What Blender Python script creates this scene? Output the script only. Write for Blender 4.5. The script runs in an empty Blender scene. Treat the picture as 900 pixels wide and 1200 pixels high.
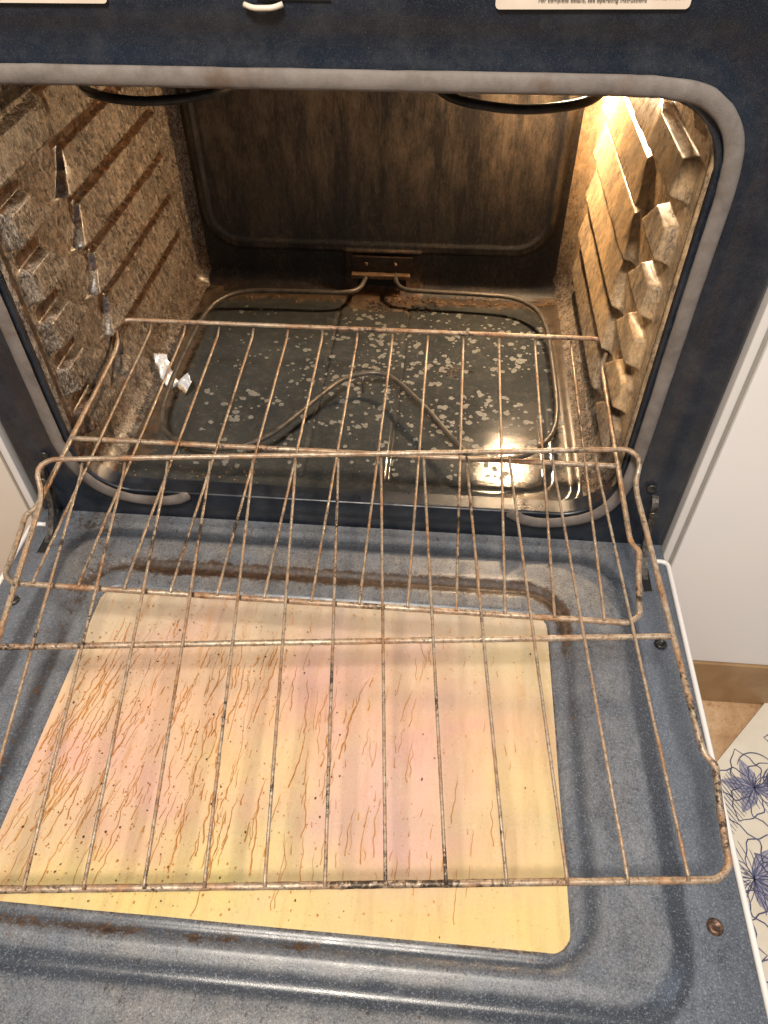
import bpy, bmesh, math, random
from math import sin, cos, pi, sqrt, exp, hypot
from mathutils import Vector, Matrix, noise

random.seed(7)
S = bpy.context.scene
COL = S.collection

# ------------------------------------------------------------------ camera
cam_d = bpy.data.cameras.new('camera')
cam = bpy.data.objects.new('camera', cam_d)
COL.objects.link(cam)
R_ = Vector((0.99623815, 0.08626681, -0.00822122))
U_ = Vector((-0.05723028, 0.72620378, 0.68509325))
F_ = Vector((-0.06507109, 0.68204553, -0.72840899))
M = Matrix((( R_.x, U_.x, -F_.x, 0.1076237), (R_.y, U_.y, -F_.y, -0.6056482),
            (R_.z, U_.z, -F_.z, 0.6424927), (0, 0, 0, 1)))
cam.matrix_world = M
cam_d.sensor_fit = 'VERTICAL'
cam_d.sensor_height = 36.0
cam_d.lens = 866.78 / 1200 * 36.0
cam_d.clip_start = 0.01
cam_d.clip_end = 50
S.camera = cam

# ------------------------------------------------------------------ light
W = bpy.data.worlds.new('World')
S.world = W
W.use_nodes = True
bg = W.node_tree.nodes['Background']
bg.inputs[0].default_value = (1.0, 0.93, 0.86, 1)
bg.inputs[1].default_value = 0.17


def area(name, loc, target, size, power, color):
    d = bpy.data.lights.new(name, 'AREA')
    d.shape = 'RECTANGLE'
    d.size, d.size_y = size
    d.energy = power
    d.color = color
    o = bpy.data.objects.new(name, d)
    COL.objects.link(o)
    o.location = loc
    o.rotation_euler = (Vector(target) - Vector(loc)).to_track_quat('-Z', 'Y').to_euler()
    return o


area('kitchen_ceiling_light', (-0.10, -1.05, 1.75), (0, -0.25, 0), (0.27, 0.27), 53, (1.0, 0.90, 0.78))
area('kitchen_window_light', (1.9, -1.1, 1.2), (0.2, -0.3, 0), (0.9, 1.1), 9, (0.74, 0.86, 1.0))
S.view_settings.view_transform = 'Standard'
S.view_settings.look = 'None'
S.view_settings.exposure = 0.0
S.view_settings.gamma = 1.0
S.cycles.max_bounces = 8
S.cycles.diffuse_bounces = 2


# ------------------------------------------------------------------ helpers
def N3(x, y, z):
    return noise.noise(Vector((x, y, z)))


def fbm(x, y, z, o=4):
    return noise.fractal(Vector((x, y, z)), 1.0, 2.0, o)


def smooth(a, b, x):
    t = max(0.0, min(1.0, (x - a) / (b - a)))
    return t * t * (3 - 2 * t)


def sdf_rr(x, y, cx, cy, hx, hy, r):
    qx, qy = abs(x - cx) - hx + r, abs(y - cy) - hy + r
    return min(max(qx, qy), 0) + hypot(max(qx, 0), max(qy, 0)) - r


def seg_d(px, py, ax, ay, bx, by):
    vx, vy = bx - ax, by - ay
    t = max(0, min(1, ((px - ax) * vx + (py - ay) * vy) / (vx * vx + vy * vy + 1e-12)))
    return hypot(px - ax - t * vx, py - ay - t * vy)


def catmull(P, n=8):
    P = [Vector(p) for p in P]
    Q = [P[0] * 2 - P[1]] + P + [P[-1] * 2 - P[-2]]
    out = []
    for i in range(1, len(Q) - 2):
        a, b, c, d = Q[i - 1], Q[i], Q[i + 1], Q[i + 2]
        for k in range(n):
            t = k / n
            out.append(0.5 * ((2 * b) + (c - a) * t + (2 * a - 5 * b + 4 * c - d) * t * t + (3 * b - a - 3 * c + d) * t ** 3))
    out.append(P[-1])
    return out


def round_path(P, rad, n=6):
    """polyline with its corners rounded; rad is one radius or one per point"""
    P = [Vector(p) for p in P]
    out = [P[0]]
    for i in range(1, len(P) - 1):
        r = rad[i] if isinstance(rad, (list, tuple)) else rad
        a, b, c = P[i - 1], P[i], P[i + 1]
        d1, d2 = (a - b), (c - b)
        k = min(r, d1.length * .49, d2.length * .49)
        p, q = b + d1.normalized() * k, b + d2.normalized() * k
        for j in range(n + 1):
            t = j / n
            out.append(p * (1 - t) ** 2 + b * 2 * t * (1 - t) + q * t * t)
    out.append(P[-1])
    return out


def resample(P, step):
    out = [P[0]]
    for a, b in zip(P, P[1:]):
        n = max(1, int((b - a).length / step + .5))
        for k in range(1, n + 1):
            out.append(a.lerp(b, k / n))
    return out


class MB:
    def __init__(s):
        s.v, s.f, s.a = [], [], []

    def tube(s, P, r, n=8, jit=0.0, caps=True, seed=0.0):
        P = [Vector(p) for p in P]
        m = len(P)
        t0 = (P[1] - P[0]).normalized()
        up = Vector((0, 0, 1)) if abs(t0.z) < .9 else Vector((0, 1, 0))
        nrm = (up - t0 * up.dot(t0)).normalized()
        base = len(s.v)
        for i in range(m):
            t = (P[min(i + 1, m - 1)] - P[max(i - 1, 0)])
            t = t.normalized() if t.length > 1e-9 else t0
            nrm = (nrm - t * nrm.dot(t)).normalized()
            bi = t.cross(nrm)
            rr = r[i] if isinstance(r, (list, tuple)) else r
            for k in range(n):
                a = 2 * pi * k / n
                q = rr
                if jit:
                    q *= 1 + jit * N3(P[i].x * 160 + seed, P[i].y * 160 + 3 * cos(a), P[i].z * 160 + 3 * sin(a))
                s.v.append(P[i] + nrm * (q * cos(a)) + bi * (q * sin(a)))
        for i in range(m - 1):
            for k in range(n):
                a, b = base + i * n + k, base + i * n + (k + 1) % n
                s.f.append((a, b, b + n, a + n))
        if caps:
            s.f.append(tuple(base + k for k in reversed(range(n))))
            s.f.append(tuple(base + (m - 1) * n + k for k in range(n)))
        return s

    def grid(s, us, vs, fn, skip=None):
        base = len(s.v)
        for v in vs:
            for u in us:
                r = fn(u, v)
                s.v.append(Vector(r[:3]))
                if len(r) > 3:
                    s.a.append(r[3])
        w = len(us)
        for j in range(len(vs) - 1):
            for i in range(w - 1):
                if skip and skip((us[i] + us[i + 1]) / 2, (vs[j] + vs[j + 1]) / 2):
                    continue
                a = base + j * w + i
                s.f.append((a, a + 1, a + w + 1, a + w))
        return s

    def poly(s, pts):
        b = len(s.v)
        s.v += [Vector(p) for p in pts]
        s.f.append(tuple(range(b, b + len(pts))))
        return s

    def box(s, x0, x1, y0, y1, z0, z1):
        b = len(s.v)
        s.v += [Vector((x, y, z)) for z in (z0, z1) for y in (y0, y1) for x in (x0, x1)]
        for f in ((0, 2, 3, 1), (4, 5, 7, 6), (0, 1, 5, 4), (2, 6, 7, 3), (0, 4, 6, 2), (1, 3, 7, 5)):
            s.f.append(tuple(b + i for i in f))
        return s

    def lathe(s, prof, c, axis='Z', n=24):
        """prof: (radius, height) pairs; revolved about the axis through c"""
        b = len(s.v)
        c = Vector(c)
        for (r, h) in prof:
            for k in range(n):
                a = 2 * pi * k / n
                p = Vector((r * cos(a), r * sin(a), h))
                if axis == '-Y':
                    p = Vector((p.x, -p.z, p.y))
                s.v.append(c + p)
        for i in range(len(prof) - 1):
            for k in range(n):
                a, d = b + i * n + k, b + i * n + (k + 1) % n
                s.f.append((a, d, d + n, a + n))
        s.f.append(tuple(b + k for k in reversed(range(n))))
        s.f.append(tuple(b + (len(prof) - 1) * n + k for k in range(n)))
        return s

    def build(s, name, mat, parent=None, shade=True, bevel=0, attr=None, flip=False):
        me = bpy.data.meshes.new(name)
        f = [tuple(reversed(q)) for q in s.f] if flip else s.f
        me.from_pydata([tuple(v) for v in s.v], [], f)
        if bevel:
            bm = bmesh.new()
            bm.from_mesh(me)
            bmesh.ops.bevel(bm, geom=bm.edges[:], offset=bevel, segments=3, affect='EDGES', profile=.6)
            bm.to_mesh(me)
            bm.free()
        if attr and len(s.a) == len(s.v):
            at = me.attributes.new(attr, 'FLOAT', 'POINT')
            at.data.foreach_set('value', s.a)
        if shade:
            me.polygons.foreach_set('use_smooth', [True] * len(me.polygons))
        me.update()
        o = bpy.data.objects.new(name, me)
        COL.objects.link(o)
        if mat:
            me.materials.append(mat)
        if parent:
            o.parent = parent
        return o


def flatten(o, ang=35):
    me = o.data
    me.set_sharp_from_angle(angle=math.radians(ang))


def empty(name, label, cat, loc=(0, 0, 0), group=None):
    o = bpy.data.objects.new(name, None)
    COL.objects.link(o)
    o.location = loc
    o['label'], o['category'] = label, cat
    if group:
        o['group'] = group
    return o


def lin(a, b, n):
    return [a + (b - a) * i / n for i in range(n + 1)]


# ------------------------------------------------------------------ materials
class NT:
    def __init__(s, name, rough=.5, metal=0.0, spec=.5):
        s.m = bpy.data.materials.new(name)
        s.m.use_nodes = True
        s.t = s.m.node_tree
        s.b = s.t.nodes['Principled BSDF']
        s.b.inputs['Roughness'].default_value = rough
        s.b.inputs['Metallic'].default_value = metal
        s.b.inputs['Specular IOR Level'].default_value = spec
        s.pos = s.t.nodes.new('ShaderNodeNewGeometry').outputs['Position']

    def n(s, typ, **kw):
        q = s.t.nodes.new(typ)
        for k, v in kw.items():
            setattr(q, k, v)
        return q

    def link(s, a, b):
        s.t.links.new(a, b)

    def scl(s, v):
        q = s.n('ShaderNodeVectorMath', operation='MULTIPLY')
        s.link(s.pos, q.inputs[0])
        q.inputs[1].default_value = v
        return q.outputs[0]

    def noise(s, scale, detail=4, rough=.6, v=None, dist=0.0):
        q = s.n('ShaderNodeTexNoise')
        s.link(s.scl(v) if v else s.pos, q.inputs['Vector'])
        q.inputs['Scale'].default_value = scale
        q.inputs['Detail'].default_value = detail
        q.inputs['Roughness'].default_value = rough
        q.inputs['Distortion'].default_value = dist
        return q.outputs['Fac']

    def voro(s, scale, v=None, feature='F1', rnd=1.0):
        q = s.n('ShaderNodeTexVoronoi', feature=feature)
        s.link(s.scl(v) if v else s.pos, q.inputs['Vector'])
        q.inputs['Scale'].default_value = scale
        q.inputs['Randomness'].default_value = rnd
        return q.outputs['Distance']

    def ramp(s, fac, *stops):
        q = s.n('ShaderNodeValToRGB')
        e = q.color_ramp.elements
        while len(e) < len(stops):
            e.new(0.5)
        for i, (p, c) in enumerate(stops):
            e[i].position = p
            e[i].color = (*c, 1) if isinstance(c, tuple) else (c, c, c, 1)
        s.link(fac, q.inputs[0])
        return q.outputs[0]

    def math(s, op, a, b=None, clamp=False):
        q = s.n('ShaderNodeMath', operation=op)
        q.use_clamp = clamp
        for i, x in enumerate((a, b)):
            if x is None:
                continue
            if isinstance(x, (int, float)):
                q.inputs[i].default_value = x
            else:
                s.link(x, q.inputs[i])
        return q.outputs[0]

    def mix(s, fac, a, b, blend='MIX'):
        q = s.n('ShaderNodeMix', data_type='RGBA', blend_type=blend)
        if isinstance(fac, (int, float)):
            q.inputs[0].default_value = fac
        else:
            s.link(fac, q.inputs[0])
        for i, x in ((6, a), (7, b)):
            if isinstance(x, tuple):
                q.inputs[i].default_value = (*x, 1)
            else:
                s.link(x, q.inputs[i])
        return q.outputs[2]

    def attr(s, name):
        q = s.n('ShaderNodeAttribute', attribute_name=name)
        return q.outputs['Fac']

    def col(s, c):
        if isinstance(c, tuple):
            s.b.inputs['Base Color'].default_value = (*c, 1)
        else:
            s.link(c, s.b.inputs['Base Color'])
        return s

    def rough(s, r):
        s.link(r, s.b.inputs['Roughness'])
        return s

    def bump(s, h, strength=.3, dist=.001):
        q = s.n('ShaderNodeBump')
        q.inputs['Strength'].default_value = strength
        q.inputs['Distance'].default_value = dist
        s.link(h, q.inputs['Height'])
        s.link(q.outputs[0], s.b.inputs['Normal'])
        return s


def rng(mt, x, a, b, c=0.0, d=1.0):
    q = mt.n('ShaderNodeMapRange')
    q.clamp = True
    mt.link(x, q.inputs[0])
    for i, v in enumerate((a, b, c, d)):
        q.inputs[i + 1].default_value = v
    return q.outputs[0]


# blue-black speckled enamel of the front frame
m = NT('speckled_blue_enamel', .32)
base = m.ramp(m.noise(9, 4), (.3, (.005, .009, .0165)), (.7, (.010, .0155, .027)))
fl = rng(m, m.noise(1300, 1, .5), .55, .75)
base = m.mix(m.math('MULTIPLY', fl, .38), base, (.085, .095, .115))
gr = rng(m, m.noise(24, 7, .75), .46, .72)
base = m.mix(m.math('MULTIPLY', gr, .35), base, (.075, .075, .078))
dirt = rng(m, m.noise(190, 5, .75), .60, .68)
base = m.mix(m.math('MULTIPLY', dirt, .5), base, (.006, .005, .005))
sy = m.n('ShaderNodeSeparateXYZ')
m.link(m.pos, sy.inputs[0])
lipd = m.math('MULTIPLY', rng(m, sy.outputs['Y'], .0005, .006), rng(m, m.noise(240, 6, .8), .40, .58))
lipd = m.math('MULTIPLY', lipd, rng(m, sy.outputs['Z'], .02, .05))
base = m.mix(lipd, base, m.ramp(m.noise(150, 5, .7), (.35, (.02, .012, .008)), (.7, (.20, .115, .06))))
m.col(base).rough(rng(m, m.noise(30, 5), .3, .7, .22, .5)).bump(m.noise(700, 2), .10, .0006)
ENAMEL = m.m

# door inner panel: the same enamel, greyed by baked grease where attribute grime says so
m = NT('greasy_grey_blue_enamel', .34)
base = m.ramp(m.noise(7, 4), (.3, (.024, .030, .042)), (.7, (.036, .044, .060)))
fl = rng(m, m.noise(1100, 1, .5), .52, .74)
base = m.mix(m.math('MULTIPLY', fl, .4), base, (.20, .22, .25))
fl2 = rng(m, m.noise(520, 2, .6), .56, .68)
fd2 = rng(m, m.noise(600, 2, .6), .58, .70)
g = m.attr('film')
nz = m.noise(48, 8, .8, v=(1, .6, 1))
film = m.math('MULTIPLY', g, rng(m, m.math('ADD', m.math('MULTIPLY', nz, .55), m.math('MULTIPLY', m.noise(620, 3, .75), .75)), .44, .86), True)
tone = m.mix(m.math('MULTIPLY', m.attr('tan'), rng(m, m.noise(16, 5, .7), .3, .65)), (.205, .234, .285), (.365, .345, .322))
base = m.mix(m.math('MULTIPLY', film, .95), base, tone)
base = m.mix(m.math('MULTIPLY', fl2, .24), base, (.44, .48, .54))
base = m.mix(m.math('MULTIPLY', fd2, .50), base, (.05, .055, .065))
d = m.attr('crust_shade')
nz2 = m.noise(230, 7, .82)
cr = m.math('ADD', m.math('MULTIPLY', d, .95), m.math('MULTIPLY', m.math('SUBTRACT', nz2, .5), 2.6))
cr = m.math('ADD', cr, m.math('MULTIPLY', m.math('SUBTRACT', m.noise(75, 5, .7), .5), 1.5))
cr = rng(m, cr, .56, .80)
cc = m.ramp(m.noise(230, 5, .75), (.36, (.012, .009, .008)), (.55, (.055, .032, .020)), (.72, (.16, .095, .055)))
base = m.mix(cr, base, cc)
fleck = m.math('MULTIPLY', rng(m, m.noise(210, 4, .7, v=(1, .5, 1)), .625, .66), m.math('ADD', m.attr('tan'), .10, True))
base = m.mix(m.math('MULTIPLY', fleck, .8), base, (.045, .030, .020))
m.col(base)
m.rough(m.math('ADD', rng(m, m.noise(60, 5), .3, .7, .20, .34), m.math('MULTIPLY', m.math('MAXIMUM', film, cr), .22)))
m.bump(m.math('ADD', m.math('MULTIPLY', nz2, .8), m.noise(900, 2)), .16, .0008)
DOOR = m.m

# coated window glass: iridescent peach, yellow and pink film
m = NT('coated_window_glass', .12)
a = m.noise(4.2, 3, .5, dist=.5)
base = m.ramp(a, (.26, (.71, .61, .26)), (.40, (.71, .54, .30)), (.48, (.69, .46, .30)), (.56, (.66, .38, .34)), (.64, (.68, .44, .31)), (.74, (.70, .56, .27)))
sep = m.n('ShaderNodeSeparateXYZ')
m.link(m.pos, sep.inputs[0])
top = rng(m, m.math('ADD', sep.outputs['Y'], m.math('MULTIPLY', m.noise(9, 4), .10)), -.20, -.07)
base = m.mix(m.math('MULTIPLY', top, .85), base, (.47, .455, .375))
def spot(c, r0, r1):
    q = m.n('ShaderNodeVectorMath', operation='DISTANCE')
    m.link(m.scl((1, .8, 1)), q.inputs[0])
    q.inputs[1].default_value = (c[0], c[1] * .8, -.0275)
    wv = m.math('ADD', q.outputs['Value'], m.math('MULTIPLY', m.math('SUBTRACT', m.noise(16, 4, .6), .5), .11))
    return rng(m, wv, r0, r1, 1.0, 0.0)


base = m.mix(m.math('MULTIPLY', spot((.075, -.335), .01, .10), .75), base, (.66, .40, .42))
base = m.mix(m.math('MULTIPLY', spot((-.13, -.27), .01, .13), .55), base, (.70, .43, .30))
base = m.mix(m.math('MULTIPLY', rng(m, m.math('ADD', sep.outputs['Y'], m.math('MULTIPLY', m.noise(12, 4), .06)), -.345, -.40), .7), base, (.66, .57, .20))
haze = rng(m, m.noise(14, 6, .7), .35, .7)
base = m.mix(m.math('MULTIPLY', haze, .32), base, (.58, .52, .40))
st = rng(m, m.noise(60, 6, .7, v=(1, .14, 1)), .50, .70)
base = m.mix(m.math('MULTIPLY', st, .42), base, (.50, .31, .15))
oran = m.math('MULTIPLY', rng(m, m.noise(120, 7, .75, v=(1, .10, 1), dist=.4), .55, .66), rng(m, sep.outputs['X'], .10, -.16))
base = m.mix(m.math('MULTIPLY', oran, .55), base, (.50, .24, .075))
fine = rng(m, m.noise(500, 4, .7), .40, .68)
base = m.mix(m.math('MULTIPLY', fine, .20), base, (.42, .32, .20))
tan = rng(m, m.noise(420, 3, .6), .66, .72)
base = m.mix(m.math('MULTIPLY', tan, .5), base, (.40, .22, .08))
base = m.mix(1.0, base, (.93, .90, .90), 'MULTIPLY')
m.col(base).rough(rng(m, m.noise(40, 5), .3, .7, .14, .34)).bump(m.noise(350, 3), .06, .0005)
GLASS = m.m

m = NT('baked_grease', .38)
m.col(m.ramp(m.noise(200, 3), (.3, (.33, .125, .022)), (.7, (.56, .27, .075))))
GREASE = m.m

m = NT('baked_grease_dark', .4)
m.col(m.ramp(m.noise(200, 3), (.3, (.035, .018, .008)), (.7, (.11, .045, .015))))
GREASE_D = m.m


def cavity(name, c0, c1, c2, stretch, k=.5, rgh=(.30, .55), pale=(.66, .44, .23), psc=120):
    """enamel under baked-on grease: broad tones, streaks running down the wall, fine light and dark grit"""
    m = NT(name, .4)
    big = m.noise(11, 6, .7)
    base = m.ramp(big, (.30, c0), (.50, c1), (.72, c2))
    st = m.noise(190, 7, .85, v=stretch)
    base = m.mix(m.math('MULTIPLY', rng(m, st, .50, .57), .85), base, c2)
    dk = rng(m, m.noise(150, 8, .85, v=stretch), .49, .55)
    base = m.mix(m.math('MULTIPLY', dk, .85), base, c0)
    grit = m.noise(560, 4, .8, v=stretch)
    base = m.mix(m.math('MULTIPLY', rng(m, grit, .53, .58), k), base, tuple(min(1, q * 1.5 + .02) for q in c2))
    base = m.mix(m.math('MULTIPLY', rng(m, m.noise(460, 4, .8, v=stretch), .53, .58), .85), base, tuple(q * .5 for q in c0))
    rs = rng(m, m.noise(34, 6, .75, v=stretch), .52, .66)
    base = m.mix(m.math('MULTIPLY', rs, .4), base, (c1[0] * 1.25, c1[1] * .85, c1[2] * .55))
    if psc < 100:                           # grime that has run down the wall
        run = rng(m, m.noise(26, 7, .82, v=(1, 1, .17)), .47, .60)
        base = m.mix(m.math('MULTIPLY', run, .62), base, c0)
    cr = m.attr('crust_shade')
    ru = m.ramp(m.noise(120, 5), (.35, (.018, .011, .008)), (.68, (.105, .050, .021)))
    cm = rng(m, m.math('ADD', cr, m.math('MULTIPLY', m.math('SUBTRACT', m.noise(120, 6, .75, v=stretch), .5), 1.9)), .5, .75)
    base = m.mix(cm, base, ru)
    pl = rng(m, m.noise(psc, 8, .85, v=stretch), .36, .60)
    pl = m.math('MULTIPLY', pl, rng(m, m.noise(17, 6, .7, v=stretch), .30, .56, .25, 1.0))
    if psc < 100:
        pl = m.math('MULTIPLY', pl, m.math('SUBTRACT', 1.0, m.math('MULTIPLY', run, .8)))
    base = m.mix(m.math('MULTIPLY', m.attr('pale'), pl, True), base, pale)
    m.col(base).rough(rng(m, m.noise(80, 6), .3, .7, *rgh))
    m.bump(m.math('ADD', st, m.math('MULTIPLY', grit, .8)), .15, .0012)
    return m.m


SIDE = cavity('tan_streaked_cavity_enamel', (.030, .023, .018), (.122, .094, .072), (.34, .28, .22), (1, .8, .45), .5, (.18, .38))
BACK = cavity('dark_streaked_cavity_enamel', (.004, .006, .010), (.012, .0125, .014), (.062, .046, .034), (1, 1, .30), .4, (.4, .6), (.36, .285, .20), 62)

# oven floor enamel
m = NT('glossy_stained_floor_enamel', .2)
base = m.ramp(m.noise(8, 4), (.3, (.024, .027, .029)), (.7, (.047, .049, .047)))
fl = rng(m, m.noise(900, 1, .5), .6, .72)
base = m.mix(m.math('MULTIPLY', fl, .4), base, (.16, .16, .15))
cr = m.attr('crust_shade')
ru = m.ramp(m.noise(60, 6, .7), (.35, (.030, .020, .014)), (.65, (.115, .076, .046)))
cm = rng(m, m.math('ADD', cr, m.math('MULTIPLY', m.math('SUBTRACT', m.noise(60, 7, .75), .5), 1.5)), .42, .8)
base = m.mix(m.math('MULTIPLY', cm, .9), base, ru)
dust = rng(m, m.noise(70, 8, .8), .50, .68)
base = m.mix(m.math('MULTIPLY', dust, .45), base, (.12, .112, .098))
m.col(base).rough(m.math('ADD', rng(m, m.noise(50, 5), .3, .7, .07, .17), m.math('MULTIPLY', cm, .22)))
m.bump(m.math('ADD', m.math('MULTIPLY', m.noise(28, 3), 2.0), m.noise(600, 2)), .09, .0012)
FLOOR = m.m

m = NT('chalky_mineral_spots', .6)
m.col(m.ramp(m.noise(400, 4), (.3, (.085, .085, .078)), (.7, (.22, .215, .195))))
SPOT = m.m
m = NT('black_char', .8)
m.col(m.ramp(m.noise(300, 3), (.3, (.006, .005, .004)), (.7, (.035, .022, .014)))).bump(m.noise(500, 4), .6, .001)
CHAR = m.m
m = NT('rust_crumbs', .85)
m.col(m.ramp(m.noise(300, 3), (.3, (.07, .03, .012)), (.7, (.34, .20, .09)))).bump(m.noise(500, 4), .6, .001)
CRUMB = m.m


def rust(name):
    """bare grey-beige wire, patches of orange rust, black burnt spots"""
    m = NT(name, .5)
    n1 = m.noise(170, 6, .78)
    bare = m.ramp(n1, (.32, (.20, .13, .085)), (.48, (.42, .33, .24)), (.66, (.60, .53, .44)))
    orange = m.ramp(n1, (.34, (.070, .030, .012)), (.50, (.26, .122, .050)), (.68, (.47, .27, .13)))
    patch = rng(m, m.math('ADD', m.math('MULTIPLY', m.noise(22, 3, .6), .6), m.math('MULTIPLY', m.noise(85, 5, .7), .4)), .45, .60)
    base = m.mix(m.math('MULTIPLY', patch, .9), bare, orange)
    burnt = rng(m, m.math('ADD', m.math('MULTIPLY', m.noise(13, 3, .6), .55), m.math('MULTIPLY', m.noise(190, 5, .75), .45)), .555, .60)
    base = m.mix(m.math('MULTIPLY', burnt, .9), base, (.022, .014, .010))
    pits = rng(m, m.noise(430, 3, .7), .58, .66)
    base = m.mix(m.math('MULTIPLY', pits, .75), base, (.035, .018, .010))
    m.col(base)
    m.link(m.math('MULTIPLY', m.math('SUBTRACT', 1.0, patch), .55), m.b.inputs['Metallic'])
    m.rough(rng(m, n1, .3, .7, .55, .28))
    m.bump(m.math('ADD', n1, m.noise(480, 4, .7)), .5, .0008)
    return m.m


RUST_B = rust('rusty_wire')

m = NT('element_sheath', .42, .5)
m.col(m.ramp(m.noise(90, 5), (.3, (.06, .052, .045)), (.7, (.17, .145, .12)))).bump(m.noise(500, 3), .2, .0005)
ELEM = m.m
m = NT('black_element_sheath', .35, .4)
m.col(m.ramp(m.noise(90, 5), (.3, (.012, .012, .013)), (.7, (.04, .037, .034))))
ELEM_D = m.m
m = NT('brown_bracket', .5, .3)
m.col(m.ramp(m.noise(80, 6, .7), (.35, (.010, .007, .006)), (.65, (.055, .032, .020)))).bump(m.noise(300, 4), .4, .001)
BRACK = m.m
m = NT('tan_bracket', .5, .3)
m.col(m.ramp(m.noise(120, 6, .7), (.35, (.06, .033, .018)), (.65, (.20, .125, .07)))).bump(m.noise(300, 4), .4, .001)
BRACK_T = m.m

# woven door gasket
m = NT('woven_gasket', .75)
w = m.noise(600, 3, .6)
base = m.ramp(m.noise(35, 5, .7), (.3, (.11, .090, .078)), (.5, (.165, .141, .127)), (.75, (.215, .190, .173)))
base = m.mix(rng(m, m.noise(16, 4), .6, .75), base, (.11, .06, .03))
m.col(base).bump(m.math('ADD', w, m.noise(1500, 1)), .35, .0007)
GASK = m.m

m = NT('white_enamel', .28)
m.col(m.ramp(m.noise(6, 3), (.3, (.68, .65, .63)), (.7, (.76, .73, .71))))
WHITE = m.m
m = NT('grey_gap_shade', .5)
m.col(m.ramp(m.noise(20, 3), (.3, (.30, .27, .24)), (.7, (.36, .33, .30))))
GREYT = m.m
m = NT('white_cabinet_paint', .45)
m.col(m.ramp(m.noise(3, 3), (.3, (.77, .735, .725)), (.7, (.81, .775, .765)))).bump(m.noise(60, 3), .03, .001)
CAB = m.m
m = NT('cream_cabinet_paint', .45)
m.col(m.ramp(m.noise(3, 3), (.3, (.68, .60, .52)), (.7, (.74, .66, .58)))).bump(m.noise(60, 3), .03, .001)
CAB_L = m.m
m = NT('grey_hinge_steel', .4, .75)
m.col(m.ramp(m.noise(120, 6, .7), (.35, (.03, .026, .024)), (.65, (.20, .18, .16)))).bump(m.noise(300, 4), .4, .001)
STEEL = m.m
m = NT('black_slot', .7)
m.col((.008, .008, .009))
BLACK = m.m
m = NT('rusty_screw_head', .45, .5)
m.col(m.ramp(m.noise(220, 5, .7), (.35, (.035, .022, .016)), (.65, (.22, .13, .09)))).bump(m.noise(500, 3), .4, .0006)
SCREW = m.m
m = NT('dark_screw_head', .35, .5)
m.col(m.ramp(m.noise(220, 5, .7), (.35, (.012, .012, .014)), (.65, (.08, .075, .07))))
SCREW_D = m.m
m = NT('cream_label_paper', .5)
m.col(m.ramp(m.noise(40, 4), (.3, (.60, .50, .40)), (.7, (.68, .58, .48))))
LABEL = m.m
m = NT('label_ink', .6)
m.col((.05, .035, .03))
INK = m.m
m = NT('torn_foil', .35, .25)
m.col(m.ramp(m.noise(160, 4), (.3, (.62, .62, .64)), (.7, (.86, .86, .87)))).bump(m.noise(260, 3), .5, .0015)
FOIL = m.m
m = NT('brown_foil', .5, .1)
m.col(m.ramp(m.noise(160, 4), (.3, (.45, .30, .18)), (.7, (.62, .50, .38))))
FOIL_B = m.m

# travertine floor
m = NT('brown_stone_floor', .35)
n1 = m.noise(14, 9, .75, dist=.6)
base = m.ramp(n1, (.32, (.34, .20, .10)), (.5, (.50, .32, .18)), (.68, (.62, .44, .27)))
base = m.mix(rng(m, m.noise(210, 5, .75), .56, .66), base, (.30, .18, .09))
base = m.mix(rng(m, m.noise(60, 6, .7), .55, .7), base, (.34, .19, .09))
m.col(base).bump(m.noise(120, 4), .08, .001)
STONE = m.m
m = NT('brown_stone_skirting', .45)
n1 = m.noise(12, 8, .7, dist=1.0)
m.col(m.ramp(n1, (.3, (.235, .13, .06)), (.5, (.30, .18, .085)), (.7, (.37, .235, .125))))
SKIRT = m.m
m = NT('cream_mat_fabric', .8)
m.col(m.ramp(m.noise(25, 4), (.3, (.60, .54, .44)), (.7, (.70, .64, .54)))).bump(m.noise(900, 2), .2, .0006)
MAT_C = m.m
m = NT('navy_print', .8)
m.col(m.ramp(m.noise(60, 3), (.3, (.035, .04, .095)), (.7, (.10, .11, .20))))
NAVY = m.m
m = NT('lilac_print', .8)
m.col(m.ramp(m.noise(160, 4), (.3, (.16, .165, .25)), (.7, (.40, .38, .42))))
LILAC = m.m
m = NT('lit_bulb_glass', .3)
m.col((.9, .8, .6))
m.b.inputs['Emission Color'].default_value = (1.0, .71, .42, 1)
m.b.inputs['Emission Strength'].default_value = 3300
BULB = m.m

# ------------------------------------------------------------------ the oven
oven = empty('oven', 'dirty wall oven standing open, blue-black enamel frame, brown stained cavity and its door let down', 'oven')

HX, ZB, ZT = .3215, 0.0, .466      # centre line of the door gasket
WX = .312                          # cavity side walls
DEP = .5
TOP = .455


def open_sdf(x, z):
    return sdf_rr(x, z, 0, (ZB + ZT) / 2, .311, (ZT - ZB) / 2 - .0105, .060)


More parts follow.
